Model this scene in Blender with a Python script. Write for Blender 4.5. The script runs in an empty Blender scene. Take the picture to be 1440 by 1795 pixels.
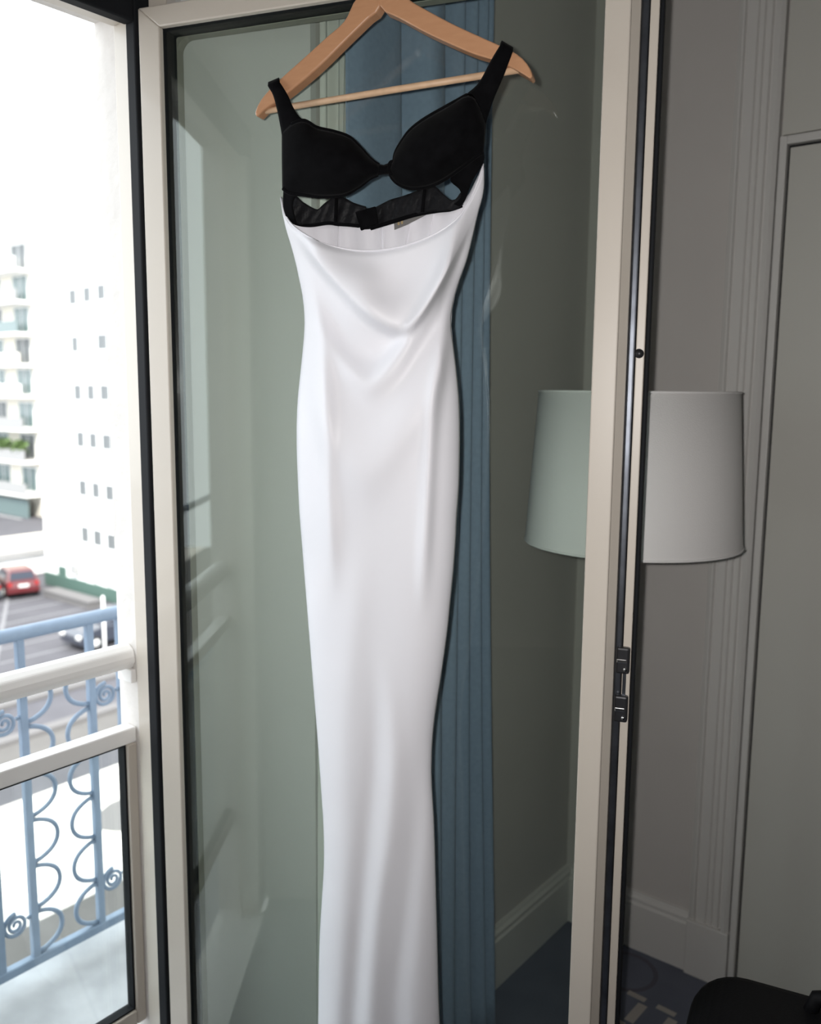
import bpy, bmesh, math, random
from mathutils import Vector, Matrix
random.seed(7)
S = bpy.context.scene
COL = S.collection

# ------------------------------------------------------------------ camera
F = 1548.0; HC = 1.5
TH, ROLL, YAW = math.radians(7.98), math.radians(0.48), math.radians(38.5)
cam_d = bpy.data.cameras.new('camera'); cam = bpy.data.objects.new('camera', cam_d); COL.objects.link(cam)
cam_d.sensor_fit = 'HORIZONTAL'; cam_d.sensor_width = 36.0; cam_d.lens = F/1440*36
cam_d.clip_start = 0.01; cam_d.clip_end = 500
fw = Vector((math.cos(YAW)*math.cos(TH), math.sin(YAW)*math.cos(TH), -math.sin(TH)))
r0 = Vector((math.sin(YAW), -math.cos(YAW), 0)); u0 = r0.cross(fw)
rt = r0*math.cos(ROLL)+u0*math.sin(ROLL); up = -r0*math.sin(ROLL)+u0*math.cos(ROLL)
CP = Vector((0, 0, HC))
cam.matrix_world = Matrix(((rt.x, up.x, -fw.x, 0), (rt.y, up.y, -fw.y, 0), (rt.z, up.z, -fw.z, HC), (0, 0, 0, 1)))
cam_d.dof.use_dof = True; cam_d.dof.focus_distance = 1.27; cam_d.dof.aperture_fstop = 5.0
S.camera = cam

# ------------------------------------------------------------------ world, sun, flash, exposure
w = bpy.data.worlds.new('world'); S.world = w; w.use_nodes = True
bg = w.node_tree.nodes['Background']; bg.inputs[0].default_value = (0.90, 0.96, 1.0, 1); bg.inputs[1].default_value = 3.9
sd = bpy.data.lights.new('sun', 'SUN'); sun = bpy.data.objects.new('sun', sd); COL.objects.link(sun)
sd.energy = 6.5; sd.angle = 0.009; sd.color = (1.0, 0.95, 0.87)
sun.rotation_euler = Vector((0.6, 0.8, -1.0)).to_track_quat('-Z', 'Y').to_euler()
fd = bpy.data.lights.new('camera_flash', 'SPOT'); fl = bpy.data.objects.new('camera_flash', fd); COL.objects.link(fl)
fd.energy = 55; fd.shadow_soft_size = 0.006; fd.spot_size = math.radians(122); fd.spot_blend = 1.0; fd.color = (1.0, 0.97, 0.95)
fl.location = CP - rt*0.021 + up*0.012
fl.rotation_euler = (fw + up*0.12 + rt*0.11).to_track_quat('-Z', 'Y').to_euler()
S.view_settings.view_transform = 'Standard'; S.view_settings.look = 'None'
S.view_settings.gamma = 1; S.view_settings.use_curve_mapping = False; S.view_settings.exposure = 0.0

# ------------------------------------------------------------------ helpers
def ray(x, y): return fw + rt*((x-720)/F) - up*((y-897.5)/F)
def hit(x, y, n, d):
    v = ray(x, y); t = (d - n.dot(CP))/n.dot(v); return CP + v*t
EX, EY, EZ = Vector((1, 0, 0)), Vector((0, 1, 0)), Vector((0, 0, 1))
def onX(x, y, X): return hit(x, y, EX, X)
def onY(x, y, Y): return hit(x, y, EY, Y)
def onZ(x, y, Z): return hit(x, y, EZ, Z)

def mat(name, col, rough=0.5, metal=0.0, spec=0.5, noise=0.0, nscale=20.0, bump=0.0, bscale=200.0, sheen=0.0, coat=0.0, bdist=0.002):
    m = bpy.data.materials.new(name); m.use_nodes = True; nt = m.node_tree; b = nt.nodes['Principled BSDF']
    c = (*col, 1)
    b.inputs['Base Color'].default_value = c; b.inputs['Roughness'].default_value = rough
    b.inputs['Metallic'].default_value = metal; b.inputs['Specular IOR Level'].default_value = spec
    if sheen: b.inputs['Sheen Weight'].default_value = sheen; b.inputs['Sheen Roughness'].default_value = 0.4
    if coat: b.inputs['Coat Weight'].default_value = coat; b.inputs['Coat Roughness'].default_value = 0.08
    tc = nt.nodes.new('ShaderNodeTexCoord')
    if noise:
        n = nt.nodes.new('ShaderNodeTexNoise'); n.inputs['Scale'].default_value = nscale; n.inputs['Detail'].default_value = 5
        nt.links.new(tc.outputs['Object'], n.inputs['Vector'])
        r = nt.nodes.new('ShaderNodeMapRange'); r.inputs[1].default_value = 0.3; r.inputs[2].default_value = 0.7
        nt.links.new(n.outputs[0], r.inputs[0])
        x = nt.nodes.new('ShaderNodeMix'); x.data_type = 'RGBA'
        x.inputs[6].default_value = (*[max(0, v*(1-noise)) for v in col], 1); x.inputs[7].default_value = (*[min(1, v*(1+noise)) for v in col], 1)
        nt.links.new(r.outputs[0], x.inputs[0]); nt.links.new(x.outputs[2], b.inputs['Base Color'])
    if bump:
        n = nt.nodes.new('ShaderNodeTexNoise'); n.inputs['Scale'].default_value = bscale
        nt.links.new(tc.outputs['Object'], n.inputs['Vector'])
        bm = nt.nodes.new('ShaderNodeBump'); bm.inputs['Strength'].default_value = bump; bm.inputs['Distance'].default_value = bdist
        nt.links.new(n.outputs[0], bm.inputs['Height']); nt.links.new(bm.outputs[0], b.inputs['Normal'])
    return m

def glass_mat(name, tint, f0=0.04):
    m = bpy.data.materials.new(name); m.use_nodes = True; nt = m.node_tree; nt.nodes.clear()
    o = nt.nodes.new('ShaderNodeOutputMaterial'); mx = nt.nodes.new('ShaderNodeMixShader')
    t = nt.nodes.new('ShaderNodeBsdfTransparent'); t.inputs[0].default_value = (*tint, 1)
    g = nt.nodes.new('ShaderNodeBsdfGlossy'); g.inputs['Roughness'].default_value = 0.0; g.inputs[0].default_value = (0.96, 1, 0.98, 1)
    lw = nt.nodes.new('ShaderNodeLayerWeight'); lw.inputs[0].default_value = 0.5
    p = nt.nodes.new('ShaderNodeMath'); p.operation = 'POWER'; p.inputs[1].default_value = 5
    q = nt.nodes.new('ShaderNodeMath'); q.operation = 'MULTIPLY_ADD'; q.inputs[1].default_value = 1-f0; q.inputs[2].default_value = f0
    nt.links.new(lw.outputs['Facing'], p.inputs[0]); nt.links.new(p.outputs[0], q.inputs[0])
    nt.links.new(q.outputs[0], mx.inputs[0]); nt.links.new(t.outputs[0], mx.inputs[1]); nt.links.new(g.outputs[0], mx.inputs[2])
    nt.links.new(mx.outputs[0], o.inputs[0])
    return m

M = {}
M['alu'] = mat('beige_painted_aluminium', (0.56, 0.51, 0.445), 0.35, coat=0.25, bump=0.02, bscale=400)
M['alu_grey'] = mat('grey_beige_aluminium', (0.30, 0.29, 0.25), 0.45)
M['gasket'] = mat('black_rubber', (0.006, 0.007, 0.009), 0.75, spec=0.25)
M['steel'] = mat('dark_steel', (0.13, 0.14, 0.16), 0.32, metal=0.9, noise=0.2, nscale=30)
M['chrome'] = mat('bright_steel', (0.75, 0.75, 0.74), 0.2, metal=1.0)
M['glass'] = glass_mat('green_tinted_glass', (0.908, 0.942, 0.918))
M['clear'] = glass_mat('clear_glass', (0.95, 0.97, 0.96))
M['wall'] = mat('grey_wall_paint', (0.52, 0.495, 0.47), 0.65, noise=0.03, nscale=3, bump=0.05, bscale=300)
M['panel'] = mat('white_panel_paint', (0.53, 0.52, 0.475), 0.45, noise=0.02, nscale=3)
M['trim'] = mat('white_trim_paint', (0.60, 0.585, 0.56), 0.35, coat=0.15)
M['ceil'] = mat('ceiling_paint', (0.58, 0.575, 0.56), 0.8)
M['plaster'] = mat('white_plaster', (0.67, 0.64, 0.61), 0.9, noise=0.05, nscale=14, bump=0.4, bscale=60, bdist=0.004)
M['wood'] = mat('hanger_wood', (0.48, 0.25, 0.13), 0.38, coat=0.3)
M['bar'] = mat('pale_wood', (0.60, 0.40, 0.25), 0.5, noise=0.1, nscale=60)
M['satin'] = mat('white_satin', (0.735, 0.73, 0.765), 0.52, spec=0.5, sheen=0.04)
M['lining'] = mat('white_lining', (0.72, 0.71, 0.75), 0.5, spec=0.4)
M['velvet'] = mat('black_velvet', (0.0035, 0.0035, 0.004), 0.95, spec=0.04, sheen=0.02, noise=0.3, nscale=60)
M['mesh'] = mat('black_power_mesh', (0.006, 0.006, 0.007), 0.55, spec=0.14, bump=0.5, bscale=90, bdist=0.004)
M['tag'] = mat('grey_label', (0.16, 0.155, 0.15), 0.5)
M['gold'] = mat('gold_thread', (0.38, 0.28, 0.13), 0.5)
M['blue'] = mat('blue_curtain', (0.25, 0.325, 0.445), 0.8, sheen=0.1, noise=0.06, nscale=120)
M['sheer'] = mat('white_voile', (0.60, 0.60, 0.56), 0.8)
M['shade'] = mat('lampshade_fabric', (0.66, 0.645, 0.63), 0.85, bump=0.15, bscale=500)
M['black'] = mat('black_nylon', (0.006, 0.006, 0.007), 0.6, spec=0.2, bump=0.2, bscale=300)
M['dark'] = mat('dark_metal', (0.03, 0.03, 0.033), 0.4, metal=0.5)
M['iron'] = mat('blue_grey_paint', (0.19, 0.26, 0.355), 0.5, noise=0.08, nscale=25)
M['slab'] = mat('balcony_concrete', (0.36, 0.37, 0.385), 0.8, noise=0.22, nscale=6)
M['white_rail'] = mat('white_painted_rail', (0.90, 0.885, 0.86), 0.35, coat=0.2)
M['bwhite'] = mat('building_white_render', (0.86, 0.86, 0.85), 0.9, noise=0.02, nscale=0.5)
M['bcream'] = mat('building_cream_render', (0.72, 0.68, 0.60), 0.9)
M['bgrey'] = mat('building_grey_render', (0.30, 0.30, 0.30), 0.9)
M['shut'] = mat('window_pane_grey', (0.12, 0.13, 0.135), 0.5)  # plain dark grey of the window panes
M['shutter'] = mat('grey_shutter', (0.17, 0.18, 0.185), 0.7)
M['teal'] = mat('teal_balcony_glass', (0.12, 0.165, 0.165), 0.25)
M['green'] = mat('green_paint', (0.07, 0.125, 0.105), 0.7)
M['asph'] = mat('parking_asphalt', (0.072, 0.070, 0.080), 0.9, noise=0.12, nscale=0.8)
M['line'] = mat('road_marking', (0.17, 0.17, 0.18), 0.8)
M['brown'] = mat('darkened_brown_grey', (0.10, 0.095, 0.09), 0.9, noise=0.1, nscale=1)  # dark ground tone that deepens the building's shadow; the lane shares it
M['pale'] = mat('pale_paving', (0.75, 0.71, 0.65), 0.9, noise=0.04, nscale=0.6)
M['kerb'] = mat('kerb_stone', (0.13, 0.125, 0.125), 0.9)
M['red'] = mat('red_car_paint', (0.10, 0.012, 0.015), 0.3, coat=0.6)
M['greyc'] = mat('grey_car_paint', (0.12, 0.13, 0.14), 0.3, coat=0.6)
M['darkc'] = mat('dark_car_paint', (0.03, 0.035, 0.05), 0.3, coat=0.6)
M['cglass'] = mat('car_glass', (0.015, 0.02, 0.035), 0.15)
M['tyre'] = mat('tyre_rubber', (0.012, 0.012, 0.013), 0.8)
M['lampw'] = mat('light_lens', (0.7, 0.7, 0.68), 0.2)
M['lampr'] = mat('red_lens', (0.30, 0.02, 0.02), 0.25)
M['leaf'] = mat('plant_leaves', (0.10, 0.16, 0.05), 0.7, noise=0.4, nscale=6)

def wood_grain(m):
    nt = m.node_tree; b = nt.nodes['Principled BSDF']; tc = nt.nodes.new('ShaderNodeTexCoord')
    mp = nt.nodes.new('ShaderNodeMapping'); mp.inputs['Scale'].default_value = (12, 12, 60)
    n = nt.nodes.new('ShaderNodeTexNoise'); n.inputs['Scale'].default_value = 3; n.inputs['Detail'].default_value = 6
    x = nt.nodes.new('ShaderNodeMix'); x.data_type = 'RGBA'
    x.inputs[6].default_value = (0.43, 0.215, 0.11, 1); x.inputs[7].default_value = (0.53, 0.285, 0.155, 1)
    nt.links.new(tc.outputs['Object'], mp.inputs[0]); nt.links.new(mp.outputs[0], n.inputs['Vector'])
    nt.links.new(n.outputs[0], x.inputs[0]); nt.links.new(x.outputs[2], b.inputs['Base Color'])
wood_grain(M['wood'])

def wl(o):
    v = Vector((0, 0, 0))
    while o is not None: v = v + o.location; o = o.parent
    return v

def tag(o, label, cat, group=None, kind=None):
    o['label'] = label; o['category'] = cat
    if group: o['group'] = group
    if kind: o['kind'] = kind
    return o

def mk(name, vs, fs, m, parent=None, smooth=False):
    """one mesh object from world-space vertices"""
    vs = [Vector(v) for v in vs]
    if parent is None:
        mn = Vector([min(v[i] for v in vs) for i in range(3)]); mx = Vector([max(v[i] for v in vs) for i in range(3)])
        o0 = Vector(((mn.x+mx.x)/2, (mn.y+mx.y)/2, mn.z))
    else: o0 = wl(parent)
    me = bpy.data.meshes.new(name); me.from_pydata([tuple(v-o0) for v in vs], [], fs)
    bm = bmesh.new(); bm.from_mesh(me); bmesh.ops.recalc_face_normals(bm, faces=bm.faces); bm.to_mesh(me); bm.free()
    if smooth:
        for p in me.polygons: p.use_smooth = True
    me.materials.append(M[m] if isinstance(m, str) else m)
    o = bpy.data.objects.new(name, me); COL.objects.link(o)
    if parent is None: o.location = o0
    else: o.parent = parent
    return o

def thing(name, label, cat, loc, group=None, kind=None):
    o = bpy.data.objects.new(name, None); COL.objects.link(o); o.location = loc; o.empty_display_size = 0.05
    return tag(o, label, cat, group, kind)

def boxg(a, b):
    x0, y0, z0 = a; x1, y1, z1 = b
    vs = [(x0,y0,z0),(x1,y0,z0),(x1,y1,z0),(x0,y1,z0),(x0,y0,z1),(x1,y0,z1),(x1,y1,z1),(x0,y1,z1)]
    return vs, [(0,3,2,1),(4,5,6,7),(0,1,5,4),(1,2,6,5),(2,3,7,6),(3,0,4,7)]
def bevel(o, wd, seg=2, smooth=True):
    me = o.data; bm = bmesh.new(); bm.from_mesh(me)
    es = [e for e in bm.edges if len(e.link_faces) == 2 and e.calc_face_angle(0) > 0.5]
    bmesh.ops.bevel(bm, geom=es, offset=wd, segments=seg, profile=0.5, affect='EDGES', clamp_overlap=True)
    bm.to_mesh(me); bm.free()
    return o
def box(name, a, b, m, parent=None, bv=0.0, seg=2):
    a2 = [min(a[i], b[i]) for i in range(3)]; b2 = [max(a[i], b[i]) for i in range(3)]
    o = mk(name, *boxg(a2, b2), m, parent)
    if bv: bevel(o, bv, seg)
    return o
def merged(name, boxes, m, parent=None):
    vs, fs = [], []
    for a, b in boxes:
        v, f = boxg(a, b); k = len(vs); vs += v; fs += [tuple(i+k for i in q) for q in f]
    return mk(name, vs, fs, m, parent)
def prism(name, poly, ext, m, parent=None, bv=0.0, seg=2):
    """closed polygon (world points) extruded by the vector ext"""
    n = len(poly); p = [Vector(v) for v in poly]; e = Vector(ext)
    vs = p + [v+e for v in p]
    fs = [tuple(range(n)), tuple(range(2*n-1, n-1, -1))] + [(i, (i+1) % n, (i+1) % n+n, i+n) for i in range(n)]
    o = mk(name, vs, fs, m, parent)
    if bv: bevel(o, bv, seg)
    return o
def tube(name, pts, r, m, parent=None, n=8, closed=False, flat=None):
    pts = [Vector(p) for p in pts]; k = len(pts); vs, fs = [], []; prev = None
    rr = r if isinstance(r, (list, tuple)) else [r]*k
    for i, p in enumerate(pts):
        a = pts[(i-1) % k] if (closed or i > 0) else p; b = pts[(i+1) % k] if (closed or i < k-1) else p
        t = (b-a).normalized()
        if prev is None: s = t.cross(EZ if abs(t.z) < 0.9 else EX).normalized()
        else: s = (prev - t*prev.dot(t)).normalized()
        prev = s; q = t.cross(s)
        for j in range(n):
            an = 2*math.pi*j/n; vs.append(p + s*math.cos(an)*rr[i] + q*math.sin(an)*rr[i])
    for i in range(k if closed else k-1):
        for j in range(n):
            a, b = i*n+j, i*n+(j+1) % n; i2 = (i+1) % k
            fs.append((a, b, i2*n+(j+1) % n, i2*n+j))
    if not closed: fs += [tuple(range(n)), tuple(range(k*n-1, k*n-n-1, -1))]
    return mk(name, vs, fs, m, parent, True)
def lathe(name, c, prof, m, parent=None, n=48):
    vs, fs = [], []; c = Vector(c)
    for r, z in prof:
        for j in range(n):
            a = 2*math.pi*j/n; vs.append(c+Vector((r*math.cos(a), r*math.sin(a), z)))
    for i in range(len(prof)-1):
        for j in range(n):
            a, b = i*n+j, i*n+(j+1) % n; fs.append((a, b, b+n, a+n))
    return mk(name, vs, fs, m, parent, True)
def gridmesh(name, rows, m, parent=None, thick=0.0, smooth=True):
    nr, nc = len(rows), len(rows[0]); vs = [v for r in rows for v in r]
    fs = [(i*nc+j, i*nc+j+1, (i+1)*nc+j+1, (i+1)*nc+j) for i in range(nr-1) for j in range(nc-1)]
    o = mk(name, vs, fs, m, parent, smooth)
    if thick:
        md = o.modifiers.new('solid', 'SOLIDIFY'); md.thickness = thick; md.offset = 0
    return o
def lerp_tab(tab, y):
    if y <= tab[0][0]: return tab[0][1]
    for (a, va), (b, vb) in zip(tab, tab[1:]):
        if y <= b:
            return va + (vb-va)*(y-a)/(b-a)
    return tab[-1][1]
def cat_tab(tab, y):
    """smooth (cubic hermite) interpolation through a table"""
    n = len(tab)
    if y <= tab[0][0]: return tab[0][1]
    if y >= tab[-1][0]: return tab[-1][1]
    for i in range(n-1):
        if y <= tab[i+1][0]: break
    def sl(k):
        if k == 0: return (tab[1][1]-tab[0][1])/(tab[1][0]-tab[0][0])
        if k == n-1: return (tab[-1][1]-tab[-2][1])/(tab[-1][0]-tab[-2][0])
        return (tab[k+1][1]-tab[k-1][1])/(tab[k+1][0]-tab[k-1][0])
    h = tab[i+1][0]-tab[i][0]; t = (y-tab[i][0])/h
    return ((2*t**3-3*t*t+1)*tab[i][1] + (t**3-2*t*t+t)*h*sl(i) + (-2*t**3+3*t*t)*tab[i+1][1] + (t**3-t*t)*h*sl(i+1))
def resample(pl, n, smooth=True):
    """n points evenly along a 2-D polyline (Catmull-Rom smoothed)"""
    P = [Vector((p[0], p[1], 0)) for p in pl]; d = []
    for i in range(len(P)-1):
        p0 = P[max(i-1, 0)]; p1 = P[i]; p2 = P[i+1]; p3 = P[min(i+2, len(P)-1)]
        for k in range(12):
            t = k/12
            if smooth: d.append(0.5*((2*p1)+(p2-p0)*t+(2*p0-5*p1+4*p2-p3)*t*t+(3*p1-p0-3*p2+p3)*t**3))
            else: d.append(p1.lerp(p2, t))
    d.append(P[-1]); L_ = [0.0]
    for a, b in zip(d, d[1:]): L_.append(L_[-1]+(b-a).length)
    out = []; j = 0
    for k in range(n):
        s = L_[-1]*k/(n-1)
        while j < len(d)-2 and L_[j+1] < s: j += 1
        q = (s-L_[j])/max(1e-9, L_[j+1]-L_[j]); v = d[j].lerp(d[j+1], min(1, max(0, q))); out.append((v.x, v.y))
    return out

# ------------------------------------------------------------------ room shell
YW, XB, ZC = 1.113, 2.13, 2.75        # inner face of window wall, face of side wall, ceiling
XR, YO = 0.915, 1.425                 # reveal of the opening and outer face of the facade
XL, ZH = 0.08, 2.10                  # other side of the opening, head height
Z0 = 0.0
def st(o, label, cat): return tag(o, label, cat, None, 'structure')

def carpet():
    m = bpy.data.materials.new('patterned_carpet'); m.use_nodes = True; nt = m.node_tree; b = nt.nodes['Principled BSDF']
    b.inputs['Roughness'].default_value = 0.95; b.inputs['Specular IOR Level'].default_value = 0.1
    tc = nt.nodes.new('ShaderNodeTexCoord')
    # ladder band: axis along p -> q on the floor
    p, q = onZ(1100, 1738, 0), onZ(1192, 1783, 0); d = (q-p); d.z = 0; d.normalize(); nrm = Vector((-d.y, d.x, 0))
    if nrm.dot(onZ(1110, 1790, 0)-p) < 0: nrm = -nrm
    def dot(v, off):
        n1 = nt.nodes.new('ShaderNodeVectorMath'); n1.operation = 'DOT_PRODUCT'; n1.inputs[1].default_value = v
        nt.links.new(tc.outputs['Object'], n1.inputs[0])
        a = nt.nodes.new('ShaderNodeMath'); a.operation = 'SUBTRACT'; a.inputs[1].default_value = off
        nt.links.new(n1.outputs['Value'], a.inputs[0]); return a.outputs[0]
    def mth(op, a, b_=None, c=None):
        n1 = nt.nodes.new('ShaderNodeMath'); n1.operation = op
        for i, v in enumerate((a, b_, c)):
            if v is None: continue
            if isinstance(v, (int, float)): n1.inputs[i].default_value = v
            else: nt.links.new(v, n1.inputs[i])
        return n1.outputs[0]
    u_ = dot(d, p.dot(d)); v_ = dot(nrm, p.dot(nrm))
    per = 0.078
    fu = mth('MODULO', mth('ADD', u_, 78.0), per)
    rung = mth('MULTIPLY', mth('LESS_THAN', mth('ABSOLUTE', mth('SUBTRACT', fu, 0.052)), 0.012), mth('MULTIPLY', mth('GREATER_THAN', v_, 0.018), mth('LESS_THAN', v_, 0.095)))
    edge = mth('MULTIPLY', mth('LESS_THAN', mth('ABSOLUTE', v_), 0.0085), mth('LESS_THAN', mth('ABSOLUTE', mth('SUBTRACT', fu, 0.026)), 0.024))
    edge2 = mth('MULTIPLY', mth('LESS_THAN', mth('ABSOLUTE', mth('SUBTRACT', v_, 0.113)), 0.0085), mth('LESS_THAN', mth('ABSOLUTE', mth('SUBTRACT', fu, 0.026)), 0.024))
    c0 = onZ(1098, 1702, 0)
    vm = nt.nodes.new('ShaderNodeVectorMath'); vm.operation = 'DISTANCE'; vm.inputs[1].default_value = c0
    nt.links.new(tc.outputs['Object'], vm.inputs[0])
    ring = mth('LESS_THAN', mth('ABSOLUTE', mth('SUBTRACT', vm.outputs['Value'], 0.075)), 0.006)
    pat = mth('MULTIPLY', mth('MINIMUM', mth('ADD', mth('ADD', rung, edge), edge2), 1.0), mth('GREATER_THAN', u_, -0.04))
    n = nt.nodes.new('ShaderNodeTexNoise'); n.inputs['Scale'].default_value = 260; nt.links.new(tc.outputs['Object'], n.inputs['Vector'])
    n2 = nt.nodes.new('ShaderNodeTexNoise'); n2.inputs['Scale'].default_value = 7; nt.links.new(tc.outputs['Object'], n2.inputs['Vector'])
    x0 = nt.nodes.new('ShaderNodeMix'); x0.data_type = 'RGBA'; x0.inputs[6].default_value = (0.095, 0.105, 0.135, 1); x0.inputs[7].default_value = (0.15, 0.16, 0.20, 1)
    nt.links.new(n2.outputs[0], x0.inputs[0])
    x1 = nt.nodes.new('ShaderNodeMix'); x1.data_type = 'RGBA'; x1.inputs[7].default_value = (0.10, 0.10, 0.12, 1)
    nt.links.new(ring, x1.inputs[0]); nt.links.new(x0.outputs[2], x1.inputs[6])
    x2 = nt.nodes.new('ShaderNodeMix'); x2.data_type = 'RGBA'; x2.inputs[7].default_value = (0.36, 0.33, 0.30, 1)
    nt.links.new(pat, x2.inputs[0]); nt.links.new(x1.outputs[2], x2.inputs[6]); nt.links.new(x2.outputs[2], b.inputs['Base Color'])
    bp = nt.nodes.new('ShaderNodeBump'); bp.inputs['Strength'].default_value = 0.5; bp.inputs['Distance'].default_value = 0.004
    nt.links.new(n.outputs[0], bp.inputs['Height']); nt.links.new(bp.outputs[0], b.inputs['Normal'])
    return m
M['carpet'] = carpet()
fo = mk('floor', *boxg((-2.6, -3.6, -0.12), (XB+0.15, 1.29, 0.0)), 'carpet')
# keep object coordinates equal to world coordinates for the carpet pattern
off = fo.location.copy(); fo.data.transform(Matrix.Translation(off)); fo.location = (0, 0, 0)
st(fo, 'dark blue grey carpet with beige ladder pattern on the room floor', 'floor')
st(box('ceiling', (-2.75, -3.75, ZC), (XB+0.15, YO, ZC+0.15), 'ceil'), 'off-white ceiling above the hotel room', 'ceiling')
st(box('wall_right', (XB, -3.6, 0), (XB+0.15, YW, ZC), 'wall'), 'warm grey painted side wall behind the lamp', 'wall')
st(box('wall_left', (-2.75, -3.6, 0), (-2.6, YO, ZC), 'wall'), 'grey painted wall at the far left of the room', 'wall')
st(box('wall_back', (-2.75, -3.75, 0), (XB+0.15, -3.6, ZC), 'wall'), 'grey painted wall behind the photographer', 'wall')
XE = 1.13
wv = thing('wall_window', 'pale wall with the window opening, seen behind the glass and blue curtain', 'wall', (1.5, YW, 0), kind='structure')
prism('wall_pier', [(XE, YW, 0), (XB+0.15, YW, 0), (XB+0.15, YO-0.05, 0), (XR+0.075, YO-0.05, 0), (XR+0.075, 1.30, 0)], (0, 0, ZC), 'wall', wv)
box('wall_pier', (-2.6, YW, 0), (XL-0.06, YO-0.05, ZC), 'wall', wv)
prism('window_reveal', [(XE+.001, YW-.0015, 0), (XE-.012, YW-.0015, 0), (XR+0.0745, 1.285, 0), (XR+0.0745, 1.2995, 0)], (0, 0, ZC), 'ceil', wv)
box('lintel', (XL-0.06, YW+0.13, ZH+0.05), (XR+0.075, YO-0.05, ZC), 'wall', wv)
# facade skin outside
fa = thing('wall_facade', 'white plastered outer facade beside the open window', 'wall', (1.5, YO, -10), kind='structure')
box('plaster', (XR, YO-0.065, -10), (14, YO, 11), 'plaster', fa)
box('plaster', (-14, YO-0.065, -10), (XL, YO, 11), 'plaster', fa)
box('plaster', (XL, YO-0.065, ZH+0.01), (XR, YO, 11), 'plaster', fa)
box('plaster', (XL, YO-0.065, -10), (XR, YO, -0.06), 'plaster', fa)
st(box('trim_1', (XL, 1.27, -0.06), (XR, YO, -0.005), 'white_rail'), 'white threshold under the open window', 'threshold')

# fixed window frame
wf = thing('window_1', 'beige fixed window frame with black rubber seal at the plaster reveal', 'window frame', (XR, 1.33, 0), kind='structure')
box('jamb', (0.909, 1.3218, 0), (XR+0.075, YO-0.064, ZH+0.06), 'alu', wf, 0.003)
box('seal', (0.905, 1.2965, 0), (0.935, 1.3215, ZH+0.06), 'gasket', wf, 0.003)
box('head', (XL, 1.3218, ZH-0.012), (0.909, YO-0.064, ZH+0.05), 'alu', wf, 0.003)
box('seal', (XL, 1.2965, ZH-0.02), (0.905, 1.3215, ZH+0.05), 'gasket', wf, 0.003)
box('jamb', (XL-0.06, 1.30, 0), (XL+0.03, YO-0.064, ZH+0.05), 'alu', wf, 0.003)
box('cover_strip', (0.93, 1.225, ZH+0.052), (0.99, 1.272, ZC), 'alu_grey', wf)

# skirting, pilaster trim, wall door
def skirt(name, a, b, nrm, label, h=0.158):
    a, b, nrm = Vector(a), Vector(b), Vector(nrm)
    prof = [(0, 0), (0.020, 0), (0.020, h-0.030), (0.016, h-0.024), (0.016, h-0.014), (0.010, h-0.008), (0.007, h), (0, h)]
    o = prism(name, [a+nrm*x+EZ*z for x, z in prof], b-a, 'trim'); return st(o, label, 'baseboard')
skirt('baseboard_window', (XE+0.01, YW, 0), (XB, YW, 0), (0, -1, 0), 'white moulded skirting along the window wall behind the curtain')
ybp = onX(1212, 1608, XB)[1]
skirt('baseboard_right', (XB, YW-0.02, 0), (XB, ybp, 0), (-1, 0, 0), 'white moulded skirting along the side wall under the lamp')
yp0, yp1 = ybp, onX(1347, 535, XB-0.02)[1]
pil = thing('trim_2', 'white fluted door casing with a plain plinth block', 'door casing', (XB, (yp0+yp1)/2, 0), kind='structure')
wd = yp0-yp1
pf = [(0, 0), (0, .018), (.10, .022), (.14, .022), (.17, .014), (.20, .014), (.23, .022), (.42, .022), (.45, .016), (.48, .016), (.50, .022), (.56, .022), (.59, .016), (.62, .016), (.64, .022), (.72, .022), (.75, .015), (.78, .015), (.82, .028), (.93, .030), (1.0, .022), (1.0, 0)]
prism('fluted_board', [(XB-d, yp0-t*wd, 0.150) for t, d in pf], (0, 0, ZC-0.150), 'trim', pil)
box('plinth_block', (XB-0.031, yp1-0.002, 0), (XB, yp0+0.002, 0.150), 'trim', pil, 0.003)
yd0 = onX(1364, 535, XB-0.015)[1]; zd = 2.035
dr = thing('door_1', 'flush off-white door with a narrow frame beside the fluted casing', 'door', (XB, yd0-0.45, 0), kind='structure')
box('frame_post', (XB-0.024, yd0, 0), (XB, yp1-0.004, zd+0.022), 'trim', dr, 0.002)
box('frame_head', (XB-0.024, yd0-0.95, zd+0.004), (XB, yd0, zd+0.022), 'trim', dr, 0.002)
box('door_panel', (XB-0.014, yd0-0.95, 0.008), (XB, yd0-0.005, zd-0.002), 'panel', dr, 0.002)
box('shadow_gap', (XB-0.004, yd0-0.95, 0.0), (XB-0.001, yd0, zd+0.004), 'gasket', dr)
box('overpanel', (XB-0.012, yd0-0.95, zd+0.027), (XB, yp1-0.004, ZC), 'panel', dr, 0.002)

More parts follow.
